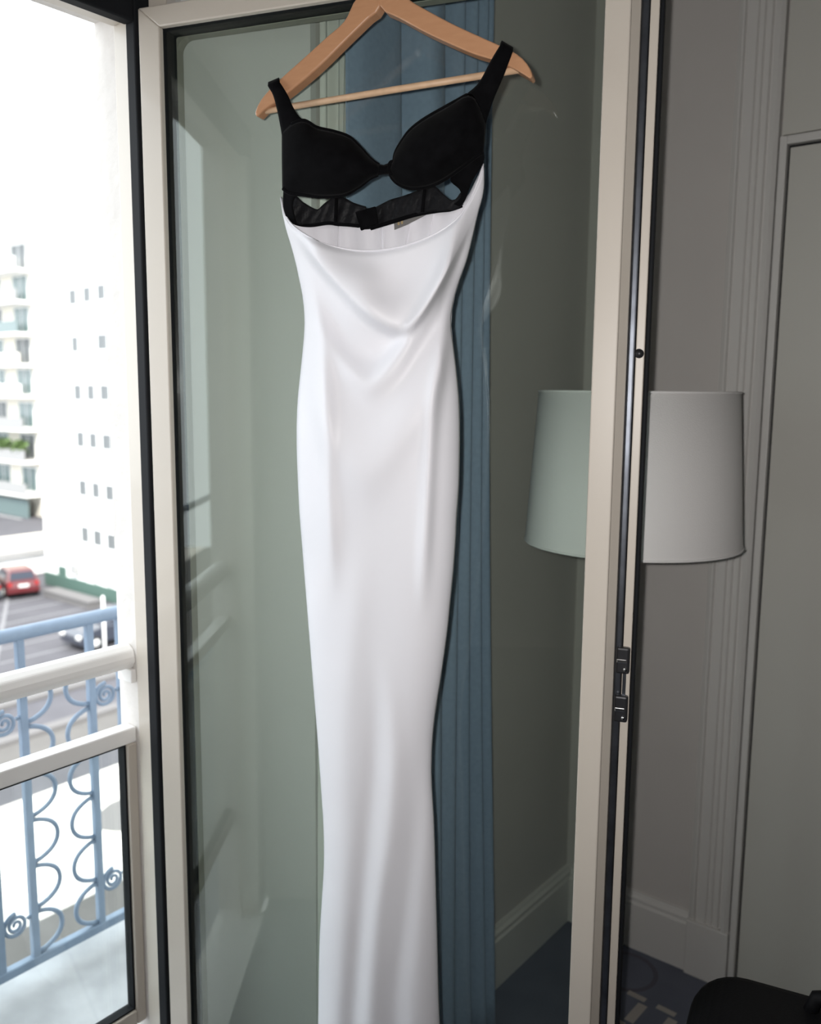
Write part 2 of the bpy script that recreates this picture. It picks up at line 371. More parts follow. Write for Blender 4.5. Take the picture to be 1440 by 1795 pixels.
# ------------------------------------------------------------------ open leaf of the french window
D = 1.27
la = YAW - math.radians(110); LV = Vector((math.cos(la), math.sin(la), 0)); NV = Vector((LV.y, -LV.x, 0))
O = hit(258, 535, NV, -D); O.z = 0
def W(l, m, z): return O + LV*l + NV*m + EZ*z
def lp(x, y, m=0.0): return (hit(x, y, NV, -D+m) - O).dot(LV)
def zp(x, y, m=0.0): return hit(x, y, NV, -D+m).z
def P(x, y, m): return hit(x, y, NV, -D+m)
l_in0, l_in1, l_out = lp(293, 535), lp(1042, 535), lp(1086, 535)
zt_in = zp(281, 46); zt = zp(242, 14); zb, zb_in = 0.02, 0.085
leaf = thing('french_window_leaf', 'open beige aluminium glazed door leaf carrying the hanging dress', 'glass door', W(l_out/2, 0, 0.0))
def lbox(name, l0, l1, m0, m1, z0, z1, m, parent, bv=0.0, seg=2):
    o = prism(name, [W(l0, m0, z0), W(l1, m0, z0), W(l1, m1, z0), W(l0, m1, z0)], (0, 0, z1-z0), m, parent)
    if bv: bevel(o, bv, seg)
    return o
# mitred front profiles with a small chamfer
def mitre(name, quad, parent):
    vs = [W(l, 0.0, z) for l, z in quad] + [W(l, -0.012, z) for l, z in quad]
    return bevel(mk(name, vs, [(0,1,2,3),(7,6,5,4),(0,4,5,1),(1,5,6,2),(2,6,7,3),(3,7,4,0)], 'alu', parent), 0.0022, 3)
mitre('hinge_stile', [(0, zb), (0, zt), (l_in0, zt_in), (l_in0, zb_in)], leaf)
mitre('lock_stile', [(l_out, zb), (l_out, zt), (l_in1, zt_in), (l_in1, zb_in)], leaf)
mitre('top_rail', [(0, zt), (l_out, zt), (l_in1, zt_in), (l_in0, zt_in)], leaf)
mitre('bottom_rail', [(0, zb), (l_out, zb), (l_in1, zb_in), (l_in0, zb_in)], leaf)
def ring(name, o4, i4, rad, m0, m1, m, parent):
    """frame with a rounded-corner opening"""
    def rr(l0, l1, z0, z1, r, n=8):
        pts = []
        for cx, cz, a0 in ((l1-r, z1-r, 0), (l0+r, z1-r, 90), (l0+r, z0+r, 180), (l1-r, z0+r, 270)):
            for k in range(n+1):
                a = math.radians(a0+90*k/n); pts.append((cx+r*math.cos(a), cz+r*math.sin(a)))
        return pts
    a = rr(*o4, 0.0005); b = rr(*i4, rad); n = len(a)
    vs = [W(l, m0, z) for l, z in a] + [W(l, m0, z) for l, z in b] + [W(l, m1, z) for l, z in a] + [W(l, m1, z) for l, z in b]
    fs = []
    for i in range(n):
        j = (i+1) % n
        fs += [(i, j, n+j, n+i), (2*n+i, 3*n+i, 3*n+j, 2*n+j), (i, 2*n+i, 2*n+j, j), (n+i, n+j, 3*n+j, 3*n+i)]
    return mk(name, vs, fs, m, parent, False)
ring('rubber_gasket', (0.004, l_out-0.003, zb+.003, zt-.003), (l_in0, l_in1, zb_in, zt_in), 0.004, -0.0121, -0.047, 'gasket', leaf)
ring('inner_frame', (0.004, l_out+0.036, zb+.003, zt-.003), (l_in0+.001, l_in1-.001, zb_in+.001, zt_in-.001), 0.022, -0.0471, -0.064, 'alu_grey', leaf)
lbox('glass_pane', l_in0-0.008, l_in1+0.008, -0.016, -0.021, zb_in-0.008, zt_in+0.008, 'glass', leaf)
# stepped lock edge: chamfer, steel groove, ledge, seal
prism('edge_chamfer', [W(l_out-.002, -0.004, zb), W(l_out+.0105, -0.022, zb), W(l_out+.0105, -0.046, zb), W(l_out-.002, -0.046, zb)], (0, 0, zt-zb), 'alu', leaf, 0.0012)
lbox('lock_groove', l_out+.0108, l_out+.0215, -0.026, -0.046, zb, zt, 'steel', leaf, 0.003, 3)
lbox('edge_ledge', l_out+.0225, l_out+.0345, -0.024, -0.046, zb, zt, 'alu', leaf, 0.0015)
lbox('edge_seal', l_out+.035, l_out+.0405, -0.028, -0.046, zb, zt, 'gasket', leaf, 0.002)
lg = l_out+.028
for (y0, y1, nm) in ((1140, 1186, 'lock_keeper'), (1226, 1272, 'lock_keeper')):
    za, zb_ = zp(1086, y1), zp(1088, y0)
    k = lbox(nm, l_out+.014, l_out+.0335, -0.0125, -0.0255, za, zb_, 'dark', leaf, 0.003)
    zc = (za+zb_)/2
    lbox('roller', l_out+.0155, l_out+.030, -0.0105, -0.0128, zc-.003, zc+.003, 'chrome', k, 0.001)
    tube('screw', [W(l_out+.028, -0.0128, zc-.012), W(l_out+.028, -0.0105, zc-.012)], 0.0028, 'chrome', k, 10)
lbox('lock_bar', l_out+.024, l_out+.029, -0.021, -0.0242, zp(1086, 1226), zp(1086, 1186), 'steel', leaf)
tube('mushroom_bolt', [W(lg, -0.024, zp(1114, 619)), W(lg, -0.018, zp(1114, 619)), W(lg, -0.0178, zp(1114, 619)), W(lg, -0.012, zp(1114, 619))], [.003, .003, .0065, .0065], 'dark', leaf, 14)
for yy in (210, 665, 1083, 1466):
    z = zp(258, yy); tube('hinge_screw', [W(0.0015, -0.006, z), W(-0.0008, -0.006, z)], 0.0035, 'gasket', leaf, 10)
lbox('hinge_edge', -0.006, 0.0, -0.016, -0.045, zb, zt-0.01, 'alu', leaf, 0.001)

# ------------------------------------------------------------------ clothes hanger hooked over the leaf
HM = 0.060
hang = thing('clothes_hanger', 'wooden clothes hanger with a trouser bar hooked over the door leaf', 'hanger', P(668, 60, HM))
HT = 0.022
la_up = resample([(652, -34), (634, -14), (620, 2), (603, 36), (572, 64), (538, 95), (488, 140), (462, 167), (450, 186), (445.5, 198)], 26)
la_lo = resample([(449, 205), (466, 189), (502, 164), (556, 119), (610, 66), (645, 32), (666, 12.5), (667, -34)], 24)
ra_up = resample([(684, -34), (702, -15), (719, 0), (737, 11), (791, 40), (845, 65), (874, 78), (903, 92), (920, 106), (930, 121), (934, 133)], 26)
ra_lo = resample([(930, 138), (899, 119), (863, 104), (827, 93), (755, 61), (701, 32), (667, 12.5), (667, -34)], 24)
def arm(up_, lo_, parent):
    pts = [P(x, y, HM+HT/2) for x, y in up_+lo_]
    return prism('shoulder_arm', pts, NV*(-HT), 'wood', parent, 0.005, 4)
arm(la_up, la_lo, hang); arm(ra_up, ra_lo, hang)
tube('trouser_bar', [P(466, 194.5, HM), P(690, 157.5, HM), P(912, 122, HM)], 0.0046, 'bar', hang, 12)
# hook over the top edge of the leaf
q = P(667, -30, HM); hk = []
lh = (q-O).dot(LV)
hk.append(W(lh, HM, q.z))
top = zt+0.024
hk += [W(lh, HM, top-0.028)]
for k in range(13):
    a = math.pi*k/12; hk.append(W(lh, (HM-0.012-0.064)/2-0.002+math.cos(a)*(HM+0.080)/2, top-0.018+0.020*math.sin(a)))
hk += [W(lh, -0.078, top-0.05)]
tube('hook', hk, 0.0018, 'chrome', hang, 10)

# ------------------------------------------------------------------ evening gown
gown = thing('evening_gown', 'long white satin gown with black velvet bra top hanging on a wooden hanger', 'dress', P(660, 2080, 0.05))
LT = [(285, 494), (345, 493), (370, 495.5), (400, 502), (430, 511), (460, 519), (490, 525.5), (520, 531.5), (550, 534.5), (575, 534.8), (600, 533), (650, 528), (700, 523), (750, 521), (800, 521.5), (850, 523.5), (900, 526), (950, 530), (1000, 534), (1100, 542), (1200, 550), (1300, 558), (1400, 565), (1460, 568.5), (1520, 568.5), (1580, 565), (1640, 561.5), (1720, 559.5), (1795, 558.5), (2100, 545)]
RT = [(285, 848), (320, 849), (345, 846), (370, 839), (400, 832), (430, 825), (460, 817), (490, 806), (520, 797), (550, 791.5), (575, 791), (600, 794), (650, 800), (700, 804.5), (760, 806), (850, 804.5), (900, 801), (950, 798.5), (1000, 795), (1050, 790), (1100, 785), (1150, 778.5), (1200, 771), (1250, 763), (1300, 758), (1360, 756.5), (1440, 761), (1600, 765.5), (1795, 771), (2100, 788)]
neck = [(493, 345), (497, 367), (508, 388), (530, 407), (565, 425), (605, 435), (645, 438.5), (690, 434), (730, 423), (770, 405), (802, 382), (824, 350), (838, 318), (848, 287)]
YEND = 2085
def ridge(x, y, tab, A, wu, wd_, e0, e1):
    c = cat_tab(tab, x); d = y-c
    g = math.exp(-(d/(wu if d < 0 else wd_))**2)
    f = min(1, max(0, (x-tab[0][0])/e0))*min(1, max(0, (tab[-1][0]-x)/e1))
    return A*g*(f*f*(3-2*f))
def vridge(x, y, tab, A, wd_, y0, y1, fade):
    c = cat_tab(tab, y); f = min(1, max(0, (y-y0)/fade))*min(1, max(0, (y1-y)/fade)); f = f*f*(3-2*f)
    return A*f*math.exp(-((x-c)/wd_)**2)
V1 = [(500, 385), (545, 440), (590, 492), (630, 533), (665, 560), (700, 573), (730, 556), (770, 497), (805, 430), (840, 360)]
V2 = [(532, 520), (570, 585), (610, 640), (650, 668), (690, 645), (735, 575), (775, 500), (812, 430)]
V3 = [(526, 640), (570, 740), (640, 815), (715, 740), (770, 650), (802, 580)]
VV = [(545, 500), (580, 560), (615, 606), (650, 625), (690, 606), (725, 560), (760, 500), (795, 430)]
def folds(x, y):
    v = ridge(x, y, V1, 0.030, 60, 15, 60, 60)
    v += vridge(x, y, [(440, 632), (575, 655)], 0.0110, 34, 435, 590, 60)
    v += ridge(x, y, V2, 0.0130, 46, 30, 110, 50)
    v += vridge(x, y, [(430, 800), (500, 764), (583, 718), (640, 683), (690, 650)], 0.0110, 15, 420, 700, 90)
    v -= ridge(x, y, VV, 0.0130, 34, 34, 60, 45)
    v += ridge(x, y, V3, 0.0110, 80, 60, 45, 45)
    v += vridge(x, y, [(520, 548), (612, 566), (750, 573), (900, 578), (1200, 592)], 0.0120, 16, 500, 1060, 150)
    v += vridge(x, y, [(480, 805), (542, 789), (640, 771), (700, 760), (900, 748), (1100, 740)], 0.0105, 12, 470, 1100, 170)
    v -= vridge(x, y, [(640, 537), (800, 535), (1000, 548)], 0.0025, 9, 600, 1000, 120)
    v += vridge(x, y, [(1100, 668), (1300, 690), (1450, 683), (1600, 662), (1800, 648), (2100, 640)], 0.0060, 19, 1100, 2400, 260)
    v -= vridge(x, y, [(1150, 660), (1330, 656), (1520, 640), (1800, 618), (2100, 604)], 0.0055, 17, 1120, 2400, 260)
    v -= vridge(x, y, [(1250, 738), (1444, 727), (1600, 712), (1755, 695), (2100, 690)], 0.0060, 20, 1250, 2400, 240)
    v += vridge(x, y, [(900, 640), (1100, 622), (1300, 606), (1500, 602), (1800, 590)], 0.0040, 26, 880, 2400, 240)
    return v
HALF = [(285, 0.034), (430, 0.040), (560, 0.036), (760, 0.050), (1000, 0.044), (1300, 0.034), (1600, 0.032), (2100, 0.040)]
GM = 0.056
def skirt_panel(front):
    nc = 131 if front else 45; nr = 260 if front else 60
    tl = resample(neck, nc) if front else resample([(493, 345), (499, 366), (530, 384), (580, 389), (640, 386), (720, 374), (785, 364), (815, 350), (834, 318), (848, 287)], nc)
    rows = []
    for i in range(nr+1):
        t = i/nr; t = t**1.15; row = []
        for j in range(nc):
            s = j/(nc-1); x0, y0 = tl[j]; y = y0+(YEND-y0)*t
            Lx, Rx = cat_tab(LT, y), cat_tab(RT, y)
            s0 = (x0-cat_tab(LT, y0))/(cat_tab(RT, y0)-cat_tab(LT, y0)); k = min(1, t/0.16); k = k*k*(3-2*k)
            sg = s0+(s-s0)*k; sg = min(1, max(0, sg)); x = Lx+sg*(Rx-Lx)
            q = 2*sg-1; prof = max(0, 1-abs(q)**3.4)**0.62
            if front:
                m = GM + cat_tab(HALF, y)*prof
                m += folds(x, y)*min(1, prof*1.5)
                # soft lip at the neckline: rolls back
                d = (y-y0); m -= 0.006*math.exp(-(d/7.0)**2)
            else: m = GM - 0.034*prof + 0.002*math.sin(x*0.16)*prof
            row.append(P(x, y, m))
        rows.append(row)
    return gridmesh('skirt_front' if front else 'skirt_back', rows, 'satin' if front else 'lining', gown, 0.0012)
sf = skirt_panel(True); sb = skirt_panel(False)
nb = resample(neck, 70)
tube('neckline_binding', [P(x, y+1.0, GM + cat_tab(HALF, y)*max(0, 1-abs(2*((x-cat_tab(LT, y))/(cat_tab(RT, y)-cat_tab(LT, y)))-1)**3.4)**0.62 + folds(x, y)*0.9 - 0.004) for x, y in nb], 0.0014, 'lining', sf, 8)
for a, b in (((545, 392), (552, 470)), ((593, 392), (594, 480)), ((668, 385), (667, 480)), ((722, 372), (702, 470)), ((765, 358), (744, 440))):
    tube('lining_seam', [P(a[0]+(b[0]-a[0])*k/4, a[1]+(b[1]-a[1])*k/4, 0.0275) for k in range(5)], 0.0011, 'lining', sb, 6)
tg = prism('care_label', [P(690, 366, 0.034), P(749, 352, 0.034), P(747, 377, 0.034), P(714, 394, 0.034), P(692, 403, 0.034)], NV*0.0008, 'tag', gown)
tg['label'] = 'grey woven garment label'
for xx in (697, 703):
    prism('gold_lettering', [P(xx, 386-(xx-697)*.3, 0.0352), P(xx+3, 385-(xx-697)*.3, 0.0352), P(xx+4, 394-(xx-697)*.3, 0.0352), P(xx+1, 395-(xx-697)*.3, 0.0352)], NV*0.0004, 'gold', tg)

def cup(name, top_, bot_, base, bulge, m, n=40, r=18, skew=0.5):
    a, b = resample(top_, n), resample(bot_, n); rows = []
    for i in range(r+1):
        v = i/r; row = []
        for j in range(n):
            u = j/(n-1); x = a[j][0]*(1-v)+b[j][0]*v; y = a[j][1]*(1-v)+b[j][1]*v
            vv = v**(math.log(0.5)/math.log(skew)) if 0 < v < 1 else v
            bz = bulge*max(0, math.sin(math.pi*vv))**0.7*max(0, math.sin(math.pi*(0.06+0.88*u)))**0.7
            row.append(P(x, y, base+bz))
        rows.append(row)
    return gridmesh(name, rows, m, gown, 0.004)
BM = 0.098
lc_top = [(496, 234), (512, 218), (533, 212), (556, 224.5), (586, 231.5), (612, 241), (630, 258), (649, 279), (664, 290)]
lc_bot = [(497, 330), (508, 338), (533, 341), (560, 344), (586, 343.5), (607, 339.5), (629, 327), (649, 312), (662, 306)]
c1 = cup('bra_cup', lc_top, lc_bot, BM-0.012, 0.042, 'velvet')
rc_top = [(692, 284), (694, 270), (702, 254), (719, 230), (744, 210), (784, 187), (820, 167), (836, 180), (850, 219)]
rc_bot = [(684, 302), (688, 311), (698, 321), (719, 329), (748, 327), (777, 315), (809, 293), (834, 274), (847, 266)]
c2 = cup('bra_cup', rc_top, rc_bot, BM-0.012, 0.042, 'velvet')
def wire(bot_, par):
    tube('underwire_casing', [P(x, y, BM-0.008) for x, y in resample(bot_, 40)], 0.0032, 'velvet', par, 8)
wire(lc_bot, c1); wire(rc_bot, c2)
wire(lc_top[1:], c1); wire(rc_top[:7], c2)
# bridge and ring between the cups
br = gridmesh('centre_bridge', [[P(x, y0, BM-0.010+z) for x, y0, y1, z in ((654, 284, 309, 0), (664, 290, 306, .004), (674, 291, 304, .006), (684, 287, 303, .004), (694, 283, 306, 0))],
     [P(x, (y0+y1)/2, BM-0.004+z) for x, y0, y1, z in ((654, 284, 309, 0), (664, 290, 306, .004), (674, 291, 304, .006), (684, 287, 303, .004), (694, 283, 306, 0))],
     [P(x, y1, BM-0.010+z) for x, y0, y1, z in ((654, 284, 309, 0), (664, 290, 306, .004), (674, 291, 304, .006), (684, 287, 303, .004), (694, 283, 306, 0))]], 'velvet', gown, 0.004)
tube('bridge_loop', [P(688+6*math.cos(a), 294+11*math.sin(a), BM+0.002) for a in [2*math.pi*k/20 for k in range(20)]], 0.0024, 'velvet', br, 8, True)
# straps: up over the hanger and down behind it
def strap(ol, ir, top_m=HM):
    n = 16; a, b = resample(ol, n), resample(ir, n); rows = []
    for i in range(n):
        t = i/(n-1); m = BM-0.012 - t*(BM-0.012-(HM+HT/2+0.004))
        rows.append([P(a[i][0]+(b[i][0]-a[i][0])*k/6, a[i][1]+(b[i][1]-a[i][1])*k/6, m+0.003*math.sin(math.pi*k/6)) for k in range(7)])
    (ax, ay), (bx, by) = a[-1], b[-1]
    for dy, m in ((-4, HM+0.012), (-6, HM+0.004), (-6, HM-0.006), (-3, HM-0.013)):
        rows.append([P(ax+(bx-ax)*k/6, ay+(by-ay)*k/6+dy, m) for k in range(7)])
    for i in range(n-2, -1, -1):
        t = 1-i/(n-1); x0_, y0_ = a[i]; x1_, y1_ = b[i]; cxm, cym = (x0_+x1_)/2, (y0_+y1_)/2
        rows.append([P(cxm+(x0_-cxm)*(1-k/3)*0.85, cym+(y0_-cym)*(1-k/3)*0.85, HM-0.016-0.012*t) for k in range(7)])
    return gridmesh('shoulder_strap', rows, 'velvet', gown, 0.0035)
s1 = strap([(496, 240), (493, 222), (488, 196), (480, 166), (471, 152)], [(540, 216), (526, 206), (514, 188), (505, 168), (490, 144)])
s2 = strap([(851, 222), (857, 200), (866, 174), (882, 136), (899, 91)], [(806, 175), (826, 160), (842, 144), (862, 107), (879, 79)])
# side panels and back band (inner layers)
def patch(name, a_, b_, m0, m1, mt, n=24, r=6, wav=0.0, parent=None):
    a, b = resample(a_, n), resample(b_, n); rows = []
    for i in range(r+1):
        v = i/r
        rows.append([P(a[j][0]*(1-v)+b[j][0]*v, a[j][1]*(1-v)+b[j][1]*v, m0+(m1-m0)*j/(n-1)+wav*math.sin(j*1.3+i*0.6)*math.sin(math.pi*v)) for j in range(n)])
    return gridmesh(name, rows, mt, parent or gown, 0.002)
patch('side_panel', [(500, 300), (498, 330), (497, 360), (503, 383)], [(528, 338), (519, 342), (513, 362), (521, 394)], BM-0.016, 0.060, 'velvet')
patch('side_panel', [(848, 262), (848, 285), (829, 316), (816, 350), (806, 362)], [(800, 298), (790, 316), (806, 332), (808, 346), (796, 358)], BM-0.016, 0.060, 'velvet')
bl = patch('back_band', [(505, 342), (519, 343), (533, 355), (556, 367), (564, 361), (586, 345), (604, 347), (622, 356), (642, 362)], [(500, 378), (506, 385), (520, 393), (545, 395), (575, 391), (592, 394), (610, 395), (626, 396), (640, 398)], 0.058, 0.040, 'mesh', 40, 8, 0.0012)
brr = patch('back_band', [(640, 366), (655, 365), (683, 351), (706, 344), (728, 336), (750, 326), (760, 324), (773, 336), (788, 349), (798, 350), (808, 338)], [(640, 402), (655, 400), (690, 389), (715, 381), (740, 374), (765, 370), (778, 370), (790, 368), (800, 366), (806, 363), (812, 358)], 0.040, 0.058, 'mesh', 40, 8, 0.0012)
for pts in ([(503, 381), (520, 392), (545, 395), (575, 391), (592, 393), (610, 394), (630, 396)], ):
    tube('elastic_edge', [P(x, y, 0.052) for x, y in resample(pts, 30)], 0.0026, 'velvet', bl, 8)
tube('elastic_edge', [P(x, y, 0.048) for x, y in resample([(650, 400), (690, 388), (730, 376), (770, 369), (790, 367), (810, 360)], 30)], 0.0030, 'velvet', brr, 8)
tube('boning', [P(590, 346, 0.050), P(589, 392, 0.050)], 0.003, 'velvet', bl, 8)
tube('boning', [P(745, 328, 0.052), P(741, 372, 0.052)], 0.003, 'velvet', brr, 8)
prism('hook_clasp', [P(624, 372, 0.047), P(660, 362, 0.047), P(665, 392, 0.047), P(634, 405, 0.047)], NV*0.004, 'velvet', gown, 0.0015)

# ------------------------------------------------------------------ curtains
def curtain(name, cols, yc, ztop, m, label, thick=0.002):
    """cols: (Xtop, Xbottom, depth) control points, smooth folds hanging at Y = yc"""
    n = 150; rows = []
    tt = [(k/(len(cols)-1), cols[k]) for k in range(len(cols))]
    for i in range(31):
        v = i/30; row = []
        for j in range(n):
            u = j/(n-1)
            xt = cat_tab([(a, c[0]) for a, c in tt], u); xb = cat_tab([(a, c[1]) for a, c in tt], u); d = cat_tab([(a, c[2]) for a, c in tt], u)
            row.append(Vector((xt+(xb-xt)*v**1.6 + 0.006*math.sin(5*v+u*3), yc - d*(0.8+0.45*v) + 0.006*math.sin(7*u+4*v), ztop*(1-v)+0.012*v)))
        rows.append(row)
    return tag(gridmesh(name, rows, m, None, thick), label, 'curtain')
def cx(px, y=100, Y=1.04): return onY(px, y, Y)[0]
c_pts = []
spec = [(607, 640, .000), (630, 668, .012), (665, 700, .012), (700, 728, .005), (708, 735, -.035), (716, 742, -.03), (735, 757, .03), (765, 762, .02), (776, 768, -.04), (784, 778, .014), (794, 790, .026), (801, 799, -.022), (808, 808, .018), (816, 818, .026), (822, 826, -.028), (828, 830, .018), (836, 837, .030), (842, 842, -.018), (848, 847, .020), (854, 853, .024), (859, 858, -.020), (862, 862, -.04)]
for t_, b_, d_ in spec:
    c_pts.append((cx(t_, 100, 1.04), cx(b_, 1790, 1.03)+0.0, d_))
curtain('blue_curtain', c_pts, 1.045, 2.70, 'blue', 'long slate blue curtain hanging behind the glass beside the white dress')
s_pts = [(cx(a, 100, 1.09), cx(a-6, 1700, 1.09), d) for a, d in ((561, 0), (566, .008), (574, -.004), (582, .008), (590, -.004), (598, .008), (606, -.004), (614, 0))]
curtain('sheer_curtain', s_pts, 1.088, 2.70, 'sheer', 'narrow off-white voile curtain next to the blue curtain', 0.001)
rl = thing('curtain_rail', 'white curtain rail under the ceiling above the blue curtain', 'curtain rail', (1.5, 1.05, 2.70))
box('track', (1.0, 1.02, 2.70), (1.98, 1.075, 2.735), 'trim', rl, 0.004)
for X in (1.05, 1.5, 1.92): box('bracket', (X-.012, 1.03, 2.735), (X+.012, YW, 2.749), 'trim', rl)

# ------------------------------------------------------------------ floor lamp
ZL = 1.74
lpnt = CP + ray(1112, 826)*ZL; lx, ly = lpnt.x, lpnt.y
zt_l = (CP + ray(1118, 687)*ZL).z; zb_l = (CP + ray(1112, 966)*(ZL-0.19)).z
zb_l = (CP + ray(1112, 952)*ZL).z
rtop, rbot = 170*ZL/F/1.005, 187.5*ZL/F/1.005
lamp = thing('floor_lamp', 'floor lamp with a large white drum shade behind the open leaf', 'lamp', (lx, ly, 0))
sh = lathe('lamp_shade', (lx, ly, 0), [(rbot, zb_l), (rtop, zt_l), (rtop-.003, zt_l), (rbot-.003, zb_l), (rbot, zb_l)], 'shade', lamp, 72)
for r_, z_ in ((rtop, zt_l), (rbot, zb_l)):
    tube('shade_rim', [(lx+r_*math.cos(2*math.pi*k/64), ly+r_*math.sin(2*math.pi*k/64), z_) for k in range(64)], 0.0025, 'shade', sh, 6, True)
for k in range(3):
    a = 2*math.pi*k/3+0.4; tube('shade_spoke', [(lx, ly, zt_l-0.03), (lx+rtop*math.cos(a), ly+rtop*math.sin(a), zt_l-0.004)], 0.002, 'chrome', sh, 6)
lathe('pole', (lx, ly, 0), [(0.0, zb_l+.02), (0.0, 0.02), (0.011, 0.02), (0.011, zb_l+0.06), (0.017, zb_l+0.06), (0.017, zb_l+0.13), (0, zb_l+0.13)][2:], 'dark', lamp, 20)
lathe('bulb', (lx, ly, zb_l+0.13), [(0.0135, 0), (0.0135, 0.02), (0.028, 0.055), (0.031, 0.075), (0.024, 0.098), (0.0, 0.108)], 'lampw', lamp, 20)
tube('pole', [(lx, ly, zb_l+0.2), (lx, ly, zt_l-0.028)], 0.003, 'chrome', lamp, 8)
lathe('base', (lx, ly, 0), [(0.0, 0.0), (0.115, 0.0), (0.118, 0.006), (0.112, 0.014), (0.03, 0.022), (0.0, 0.024)], 'dark', lamp, 48)

# ------------------------------------------------------------------ suitcase
sc0 = Vector((1.392, 0.285, 0))
sc = thing('suitcase', 'black soft suitcase with a top carry handle standing by the door', 'suitcase', (sc0.x, sc0.y, 0))
ax = math.radians(-77.3); du = Vector((math.cos(ax), math.sin(ax), 0)); dv = Vector((-du.y, du.x, 0))
def sp(u, v, z): return Vector((sc0.x, sc0.y, 0))+du*u+dv*v+EZ*z
def rr2(hw, h, z0, r, n=8):
    pts = []
    for cx_, cz_, a0 in ((hw-r, h-r, 0), (-hw+r, h-r, 90), (-hw+r, z0+r*.4, 180), (hw-r, z0+r*.4, 270)):
        r2 = r if a0 < 180 else r*.4; cx2 = cx_ if a0 < 180 else (hw-r2)*(1 if a0 == 270 else -1)
        for k in range(n+1):
            a = math.radians(a0+90*k/n); pts.append((cx2+r2*math.cos(a), cz_+r2*math.sin(a)))
    return pts
prism('body', [sp(u, -0.20, z) for u, z in rr2(0.185, 0.57, 0.035, 0.085)], dv*0.20, 'black', sc, 0.025, 4)
tube('zip_piping', [sp(u, -0.15, z) for u, z in rr2(0.187, 0.572, 0.034, 0.085)], 0.004, 'black', sc, 8, True)
tube('carry_handle', [sp(u, -0.05, z) for u, z in ((-.01, .560), (0.0, .592), (.03, .602), (.075, .604), (.12, .602), (.15, .592), (.16, .560))], 0.011, 'black', sc, 10)
for u in (-.14, .14):
    for v in (-.165, -.035): 
        o = tube('wheel', [sp(u-.012, v, .024), sp(u+.012, v, .024)], 0.0235, 'dark', sc, 16)

# ------------------------------------------------------------------ balcony
st(box('floor_balcony', (-4, YO, -0.25), (5, 2.14, -0.035), 'slab'), 'weathered grey concrete balcony floor outside', 'balcony floor')
YG = 1.393
gz = lambda x, y: onY(x, y, YG-0.02).z
guard = thing('guard_barrier', 'white safety barrier with glass infill across the window opening', 'guard rail', (0.1, YG, 0.3))
zr1, zr0 = 1.030, 0.985
prism('handrail', [(XL, YG-0.014, zr0), (XL, YG-0.022, zr0+.012), (XL, YG-0.022, zr1-.022), (XL, YG-0.018, zr1-.010), (XL, YG-0.008, zr1-.002), (XL, YG+0.002, zr1), (XL, YG+0.022, zr1-.006), (XL, YG+0.022, zr0)], (XR-XL, 0, 0), 'white_rail', guard, 0.003)
z21, z20, zpb = 0.873, 0.843, 0.305
xg1 = onY(222, 1300, YG-0.015).x
box('top_frame', (XL, YG-0.018, z20), (XR-0.001, YG+0.014, z21), 'white_rail', guard, 0.003)
box('bottom_frame', (XL, YG-0.018, zpb-0.032), (xg1-0.0005, YG+0.014, zpb), 'alu', guard, 0.003)
box('side_frame', (xg1, YG-0.018, zpb-0.03), (XR-0.001, YG+0.014, z20-0.0005), 'alu', guard, 0.003)
box('glazing_seal', (xg1-0.004, YG-0.012, zpb), (xg1-0.0003, YG+0.008, z20), 'gasket', guard)
box('glazing_seal', (XL, YG-0.012, zpb+.0003), (xg1-0.004, YG+0.008, zpb+0.004), 'gasket', guard)
box('glazing_seal', (XL, YG-0.012, z20-0.004), (xg1-0.004, YG+0.008, z20-.0003), 'gasket', guard)
box('glass_infill', (XL, YG-0.004, zpb+0.004), (xg1-0.004, YG+0.002, z20-0.004), 'clear', guard)
tube('rail_screw', [(XR-0.001, YG-0.012, zr0-0.012), (XR-0.006, YG-0.012, zr0-0.012)], 0.006, 'chrome', guard, 12)
box('end_bracket', (XR-0.012, YG-0.024, zr0-0.026), (XR-0.0005, YG+0.02, zr0-0.0005), 'white_rail', guard, 0.002)

YR = 2.05
rail = thing('balcony_railing', 'blue grey wrought iron balcony railing with scrolls and spirals', 'railing', (1.2, YR, 0))
ztr = onY(100, 1096, YR).z
tube('top_rail', [(-4, YR, ztr), (0.5, YR, ztr), (5, YR, ztr)], 0.0175, 'iron', rail, 14)
zbr = 0.035
box('bottom_rail', (-4, YR-.012, zbr-.012), (5, YR+.012, zbr+.012), 'iron', rail, 0.003)
x1 = onY(38, 1217, YR).x; x2 = onY(160, 1217, YR).x; x3 = onY(213, 1217, YR).x
x0 = x1-(x3-x2); wide, nar = x2-x1, x3-x2; per = wide+nar
def arcs(xp, sgn, wdt):
    zs = [ztr-0.02]; zt0 = onY(47, 1271, YR).z; step = (onY(47, 1271, YR).z-onY(78, 1668, YR).z)/5
    zs = [zt0+step] + [zt0-step*k for k in range(6)]
    for a, b in zip(zs, zs[1:]):
        if a > ztr+0.05: continue
        pts = []
        for k in range(17):
            t = k/16; ang = math.pi*t
            z = a+(b-a)*(t*0.92+0.03+0.05*math.sin(2*ang)*-1); xx = wdt*(math.sin(ang)**0.75 if 0 < t < 1 else 0)
            pts.append((xp+sgn*(0.008+xx), YR, min(z, ztr-0.005)))
        tube('scroll', pts, 0.0062, 'iron', rail, 8)
def spiral(xc, zc, r, sgn):
    pts = []
    for k in range(56):
        t = k/55; a = t*4.6*math.pi*sgn+ (math.pi/2); rr_ = r*(1-0.86*t); pts.append((xc+rr_*math.cos(a), YR, zc+rr_*math.sin(a)))
    tube('spiral', pts, [0.0055-0.0015*k/55 for k in range(56)], 'iron', rail, 8)
zs1 = onY(185, 1217, YR).z; zs2 = onY(205, 1537, YR).z
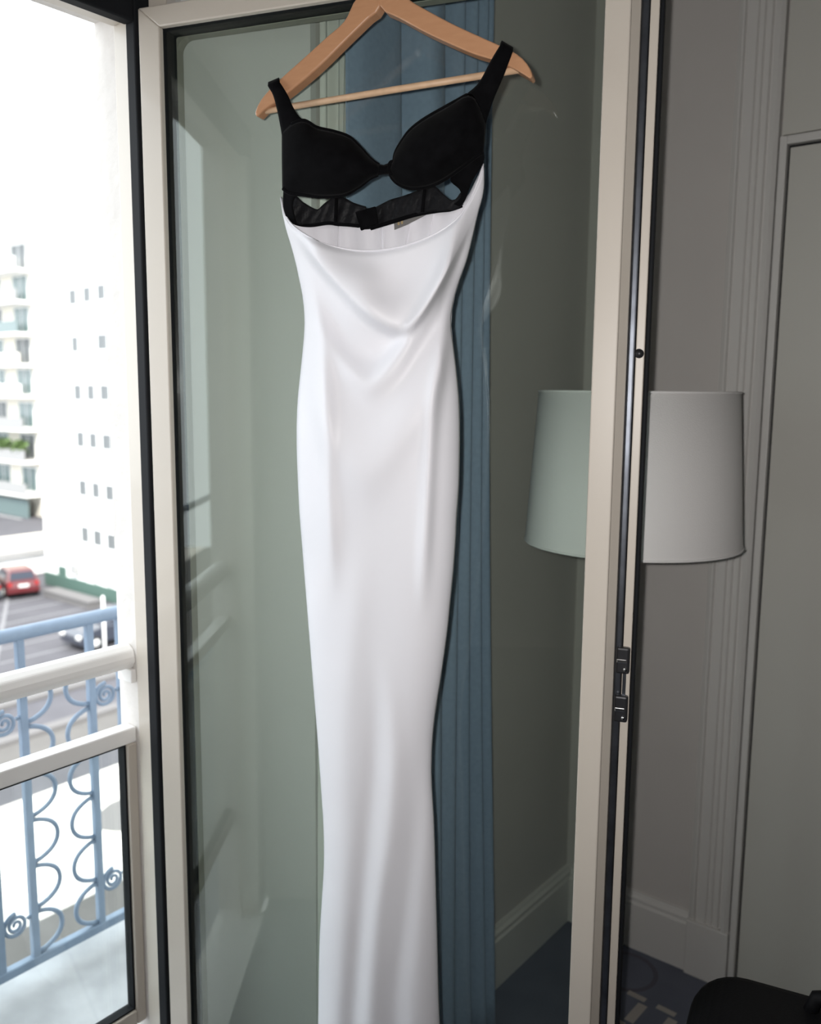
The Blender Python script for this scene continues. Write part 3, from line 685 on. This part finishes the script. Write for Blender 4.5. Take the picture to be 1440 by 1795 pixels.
for k in range(-6, 5):
    xa = x1+k*per; xb = x2+k*per
    for X in (xa, xb): box('baluster', (X-.0095, YR-.0095, zbr), (X+.0095, YR+.0095, ztr), 'iron', rail, 0.002)
    arcs(xa, 1, wide*0.36); arcs(xb, -1, wide*0.34)
    xc = xb+nar*0.47
    for zc in (zs1, zs2):
        spiral(xc, zc, nar*0.36, 1)
        tube('connector', [(xc+nar*.33, YR, zc+.004), (xb+nar-.006, YR, zc+.008)], 0.005, 'iron', rail, 8)

# ------------------------------------------------------------------ street, car park, buildings
ZG = -10.0
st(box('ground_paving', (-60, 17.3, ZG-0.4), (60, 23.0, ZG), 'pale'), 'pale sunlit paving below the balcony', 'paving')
st(box('ground_road', (-60, 23.0, ZG-0.4), (90, 120, ZG-0.02), 'asph'), 'grey asphalt car park and road across the street', 'asphalt')
for i, (ya, yb, lab) in enumerate(((27.0, 27.5, 'grey stone kerb at the edge of the pale paving'), (30.2, 30.7, 'grey kerb between road and car park'))):
    st(box('ground_kerb', (-60, ya, ZG-0.3), (26.2, yb, ZG+0.12), 'kerb'), lab, 'kerb')
st(box('ground_pavement', (-60, YO+.05, ZG-0.4), (60, 17.3, ZG), 'brown'), 'pavement right below the balcony, building shadow deepened in its brown grey colour', 'pavement')  # ground colour darkened up to where the building's shadow ends
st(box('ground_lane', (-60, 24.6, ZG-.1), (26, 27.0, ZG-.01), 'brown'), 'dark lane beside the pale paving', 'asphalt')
st(mk('ground_patch', [onZ(x, y, ZG+.012) for x, y in ((168, 1428), (192, 1408), (228, 1392), (240, 1455), (205, 1458), (178, 1455))], [(0, 1, 2, 3, 4, 5)], 'kerb'), 'flat grey patch on the pale paving beside the barrier frame', 'asphalt')  # flat grey polygon laid just above the paving
# parking bay lines
pk = thing('bay_marking', 'faded white parking bay lines on the car park asphalt', 'road marking', (21, 40, ZG), kind='structure')
for k in range(7):
    yy = 33.5+k*1.95
    box('bay_line', (17.2, yy, ZG-0.02), (25.0, yy+0.13, ZG-0.012), 'line', pk)
la0, la1 = onZ(2, 1110, ZG), onZ(14, 1045, ZG)
dl = (la1-la0).normalized()
mk('bay_line', [la0-dl*6+Vector((-.1, 0, -.01)), la0-dl*6+Vector((.1, 0, -.01)), la1+Vector((.1, 0, -.01)), la1+Vector((-.1, 0, -.01))], [(0, 1, 2, 3)], 'line', pk)

# white block with small windows
XA = 26.3
ya0, ya1 = onX(225, 900, XA).y-3, onX(76, 900, XA).y
blk = thing('apartment_building', 'tall white apartment block with rows of small recessed windows', 'building', (XA+5, (ya0+ya1)/2, ZG))
box('outer_wall', (XA, ya0, ZG), (XA+12, ya1, 15.6), 'bwhite', blk)
box('roof_parapet', (XA-0.15, ya0-.1, 15.6), (XA+12.1, ya1+.1, 15.9), 'bwhite', blk)
rows_ = [(517, ((128, 11), (153, 11), (178, 12))), (602, ((132, 10), (180, 14))), (688, ((137, 11), (160, 11), (184, 13))), (771, ((142, 11), (164, 11), (188, 13))), (856, ((146, 11), (169, 11), (193, 12))), (937, ((150, 11), (172, 12), (197, 14)))]
for yv, ws in rows_:
    for px, pw in ws:
        yy = yv + (yv-680)*(px-150)*0.0011
        c = onX(px, yy, XA); hw = 0.62*abs(onX(px-pw/2, yy, XA).y-onX(px+pw/2, yy, XA).y); hh = 0.5*(onX(px, yy-13.5, XA).z-onX(px, yy+13.5, XA).z)
        wn = merged('window', [((XA-.03, c.y-hw-.08, c.z+hh), (XA+.01, c.y+hw+.08, c.z+hh+.1)), ((XA-.06, c.y-hw-.1, c.z-hh-.1), (XA+.01, c.y+hw+.1, c.z-hh)),
                    ((XA-.03, c.y-hw-.08, c.z-hh), (XA+.01, c.y-hw, c.z+hh)), ((XA-.03, c.y+hw, c.z-hh), (XA+.01, c.y+hw+.08, c.z+hh))], 'bwhite', blk)
        box('pane', (XA-.02, c.y-hw, c.z-hh), (XA-.005, c.y+hw, c.z+hh), 'shut', wn)
        box('shutter', (XA-.035, c.y-hw, c.z-hh), (XA-.021, c.y-hw+hw*0.5, c.z+hh), 'shutter', wn)
def onwall(name, x0_, y0_, x1_, y1_, m, th=0.08):
    a, b = onX(x0_, y0_, XA), onX(x1_, y1_, XA)
    return box(name, (XA-th, min(a.y, b.y), min(a.z, b.z)), (XA+.01, max(a.y, b.y), max(a.z, b.z)), m, blk)
onwall('street_door', 104, 991, 118, 1028, 'green')
onwall('wall_unit', 131, 988, 140, 1006, 'bgrey', 0.3)
for a in ((150, 1006, 170, 1033), (176, 1012, 194, 1040), (198, 1000, 212, 1046)): onwall('ground_window', *a, 'shut', 0.03); onwall('window_leaf', a[0]+2, a[1]+2, a[2]-2, a[3]-2, 'bwhite', 0.06)
box('green_plinth', (XA-0.12, ya0, ZG), (XA+.01, ya1, ZG+0.75), 'green', blk)
pl = thing('planter_wall', 'low stone planter wall in front of the green plinth', 'planter', (24.9, 40, ZG))
pa, pb = onZ(88, 1043, ZG), onZ(158, 1068, ZG)
box('wall_block', (pb.x-.05, pb.y, ZG-.02), (pb.x+.75, pa.y, ZG+0.32), 'kerb', pl)
box('coping', (pb.x-.1, pb.y-.05, ZG+0.32), (pb.x+.8, pa.y+.05, ZG+0.38), 'kerb', pl)
# end wall of the car park
ye = 51.2
ew = thing('boundary_wall', 'grey and white boundary wall at the end of the car park', 'wall', (20, ye, ZG))
zw = onY(0, 982, ye).z
box('lower_wall', (5, ye, ZG), (XA+4, ye+.3, zw), 'bwhite', ew)
box('coping', (5, ye-.2, zw), (XA+4, ye+.4, zw+.35), 'bgrey', ew)
box('upper_wall', (5, ye+.1, zw+.35), (XA+4, ye+.3, zw+1.3), 'bcream', ew)
box('green_base', (5, ye-.1, ZG), (XA, ye, ZG+.5), 'green', ew)
# far block with balconies
XF = 40.0
yf0, yf1 = onX(86, 700, XF).y, onX(-40, 700, XF).y+14
far = thing('apartment_building', 'distant cream apartment block with long balconies at the left edge', 'building', (XF+5, (yf0+yf1)/2, ZG))
ztop = onX(30, 418, XF).z
box('outer_wall', (XF, yf0-6, ZG), (XF+12, yf1, ztop), 'bcream', far)
box('roof_edge', (XF-1.0, yf0+.5, ztop), (XF+12, yf1, ztop+.35), 'bwhite', far)
yl = [468, 525, 582, 638, 693, 752, 808, 866]
yend = onX(68, 700, XF).y
for i, yv in enumerate(yl):
    z = onX(30, yv, XF-1.6).z; fh = 2.85
    sl = box('balcony_slab', (XF-1.6, yend, z-.22), (XF, yf1, z), 'bwhite', far)
    box('balcony_parapet', (XF-1.6, yend, z), (XF-1.5, yf1, z+0.95), ['bwhite', 'bgrey', 'teal', 'bcream', 'bwhite', 'bgrey', 'bgrey', 'bgrey'][i], far)
    for k in range(7):
        yy = yend+0.8+k*4.6
        wn = box('window', (XF-.06, yy, z+.05), (XF+.02, yy+2.6, z+2.3), 'bwhite', far)
        for j in range(2):
            box('pane', (XF-.09, yy+.1+j*1.27, z+.12), (XF-.05, yy+1.22+j*1.27, z+2.2), 'teal' if (i+k) % 3 else 'shut', wn)
z5 = onX(30, 752, XF-1.6).z
z6 = onX(30, 808, XF-1.6).z
for k in range(5):
    yy = yend+1.2+k*2.6; vs, fs = [], []
    for _ in range(160):
        c = Vector((XF-1.3+random.uniform(-.35, .35), yy+random.gauss(0, .55), z6+.8+random.random()*0.95))
        a = Vector((random.uniform(-1, 1), random.uniform(-1, 1), random.uniform(-1, 1))).normalized()*.22; b = a.cross(Vector((random.random(), random.random(), random.random()))).normalized()*.13
        q = len(vs); vs += [c-a, c+b, c+a, c-b]; fs.append((q, q+1, q+2, q+3))
    hp = mk('balcony_plant', vs, fs, 'leaf', far)
gr_z = onX(30, 905, XF-1.6).z
box('ground_arcade', (XF-2.0, yend+.5, ZG), (XF-1.7, yf1, onX(30, 935, XF-1.6).z), 'bgrey', far)
box('arcade_recess', (XF-1.2, yend+.5, onX(30, 935, XF-1.6).z), (XF-1.1, yf1, onX(30, 876, XF-1.6).z), 'teal', far)

# lamp post of the car park
pp = onZ(186, 1185, ZG); 
pst = thing('lamp_post', 'thin white lamp post in the car park near the green plinth', 'post', (pp.x, pp.y, ZG))
pz = hit(184, 1045, Vector((fw.x, fw.y, 0)).normalized(), Vector((fw.x, fw.y, 0)).normalized().dot(pp)).z
tube('post', [(pp.x, pp.y, ZG), (pp.x, pp.y, pz)], 0.05, 'bwhite', pst, 12)
lathe('foot', (pp.x, pp.y, ZG), [(0.16, -.02), (0.16, 0.06), (0.08, 0.12), (0.0, 0.12)], 'bwhite', pst, 16)

def car(name, label, loc, ang, paint, hatch=True):
    t = thing(name, label, 'car', loc)
    c, s = math.cos(ang), math.sin(ang); base = Vector(loc)
    def w_(x, y, z): return base + Vector((c*x-s*y, s*x+c*y, z))       # x forward
    hb = 0.84
    side = [(-2.0, .32), (-2.05, .62), (-1.98, .92), (-1.75, .98), (0.95, .98), (1.75, .84), (2.02, .68), (2.06, .40), (1.98, .26), (-1.9, .26)]
    def loft(nm, prof, y_lo, y_hi, m, par, zlo, zhi):
        n = len(prof); vs = []
        for sg in (-1, 1):
            for x, z in prof:
                k = (z-zlo)/(zhi-zlo); vs.append(w_(x, sg*(y_lo+(y_hi-y_lo)*k), z))
        fs = [tuple(range(n)), tuple(range(2*n-1, n-1, -1))]+[(i, (i+1) % n, (i+1) % n+n, i+n) for i in range(n)]
        return mk(nm, vs, fs, m, par)
    bevel(loft('body', side, hb, hb-.02, paint, t, .26, .98), 0.06, 3)
    cab = [(-1.92, .95), (-1.62, 1.46), (-1.2, 1.52), (0.1, 1.50), (0.95, .95)]
    cb = bevel(loft('cabin', cab, hb-.04, hb-.22, paint, t, .95, 1.52), 0.05, 3)
    def quad(nm, p4, m, par): return mk(nm, [w_(*p) for p in p4], [(0, 1, 2, 3)], m, par)
    quad('rear_window', [(-1.905, -.66, 1.03), (-1.905, .66, 1.03), (-1.675, .56, 1.42), (-1.675, -.56, 1.42)], 'cglass', cb)
    quad('windscreen', [(.93, -.70, 1.0), (.93, .70, 1.0), (.21, .58, 1.45), (.21, -.58, 1.45)], 'cglass', cb)
    for sg in (-1, 1):
        quad('side_window', [(-1.5, sg*(hb-.045), 1.0), (.75, sg*(hb-.045), 1.0), (.1, sg*(hb-.175), 1.42), (-1.35, sg*(hb-.175), 1.42)], 'cglass', cb)
        box_ = [w_(-2.07, sg*.80, .70), w_(-2.07, sg*.58, .70), w_(-2.07, sg*.58, .92), w_(-2.07, sg*.80, .92)]
        prism('tail_light', box_, w_(.08, 0, 0)-w_(0, 0, 0), 'lampr', t)
        prism('headlight', [w_(2.07, sg*.80, .58), w_(2.07, sg*.5, .58), w_(2.07, sg*.5, .72), w_(2.07, sg*.80, .72)], w_(-.12, 0, 0)-w_(0, 0, 0), 'lampw', t)
        for x in (-1.3, 1.32):
            wh = tube('wheel', [w_(x, sg*.70, .31), w_(x, sg*.90, .31)], .31, 'tyre', t, 20)
            tube('hub_cap', [w_(x, sg*.895, .31), w_(x, sg*.91, .31)], .18, 'lampw', wh, 14)
    prism('number_plate', [w_(-2.075, -.26, .64), w_(-2.075, .26, .64), w_(-2.075, .26, .80), w_(-2.075, -.26, .80)], w_(.03, 0, 0)-w_(0, 0, 0), 'lampw', t)
    prism('bumper', [w_(-2.09, -.84, .36), w_(-2.09, .84, .36), w_(-2.09, .84, .54), w_(-2.09, -.84, .54)], w_(.1, 0, 0)-w_(0, 0, 0), paint, t)
    return t
cg = ZG-0.02
rc = onZ(44, 1049, cg)
car('car', 'red hatchback parked at the far end of the car park', (rc.x+.5, rc.y+2.0, cg), math.radians(75), 'red')
gc = onZ(-22, 1058, cg)
car('car', 'grey car cut off at the left edge beside the red car', (gc.x+.3, gc.y+2.0, cg), math.radians(78), 'greyc')
dc = onZ(172, 1128, cg)
car('car', 'dark car behind the balcony top rail near the white post', (dc.x+.7, dc.y, cg), math.pi, 'darkc')
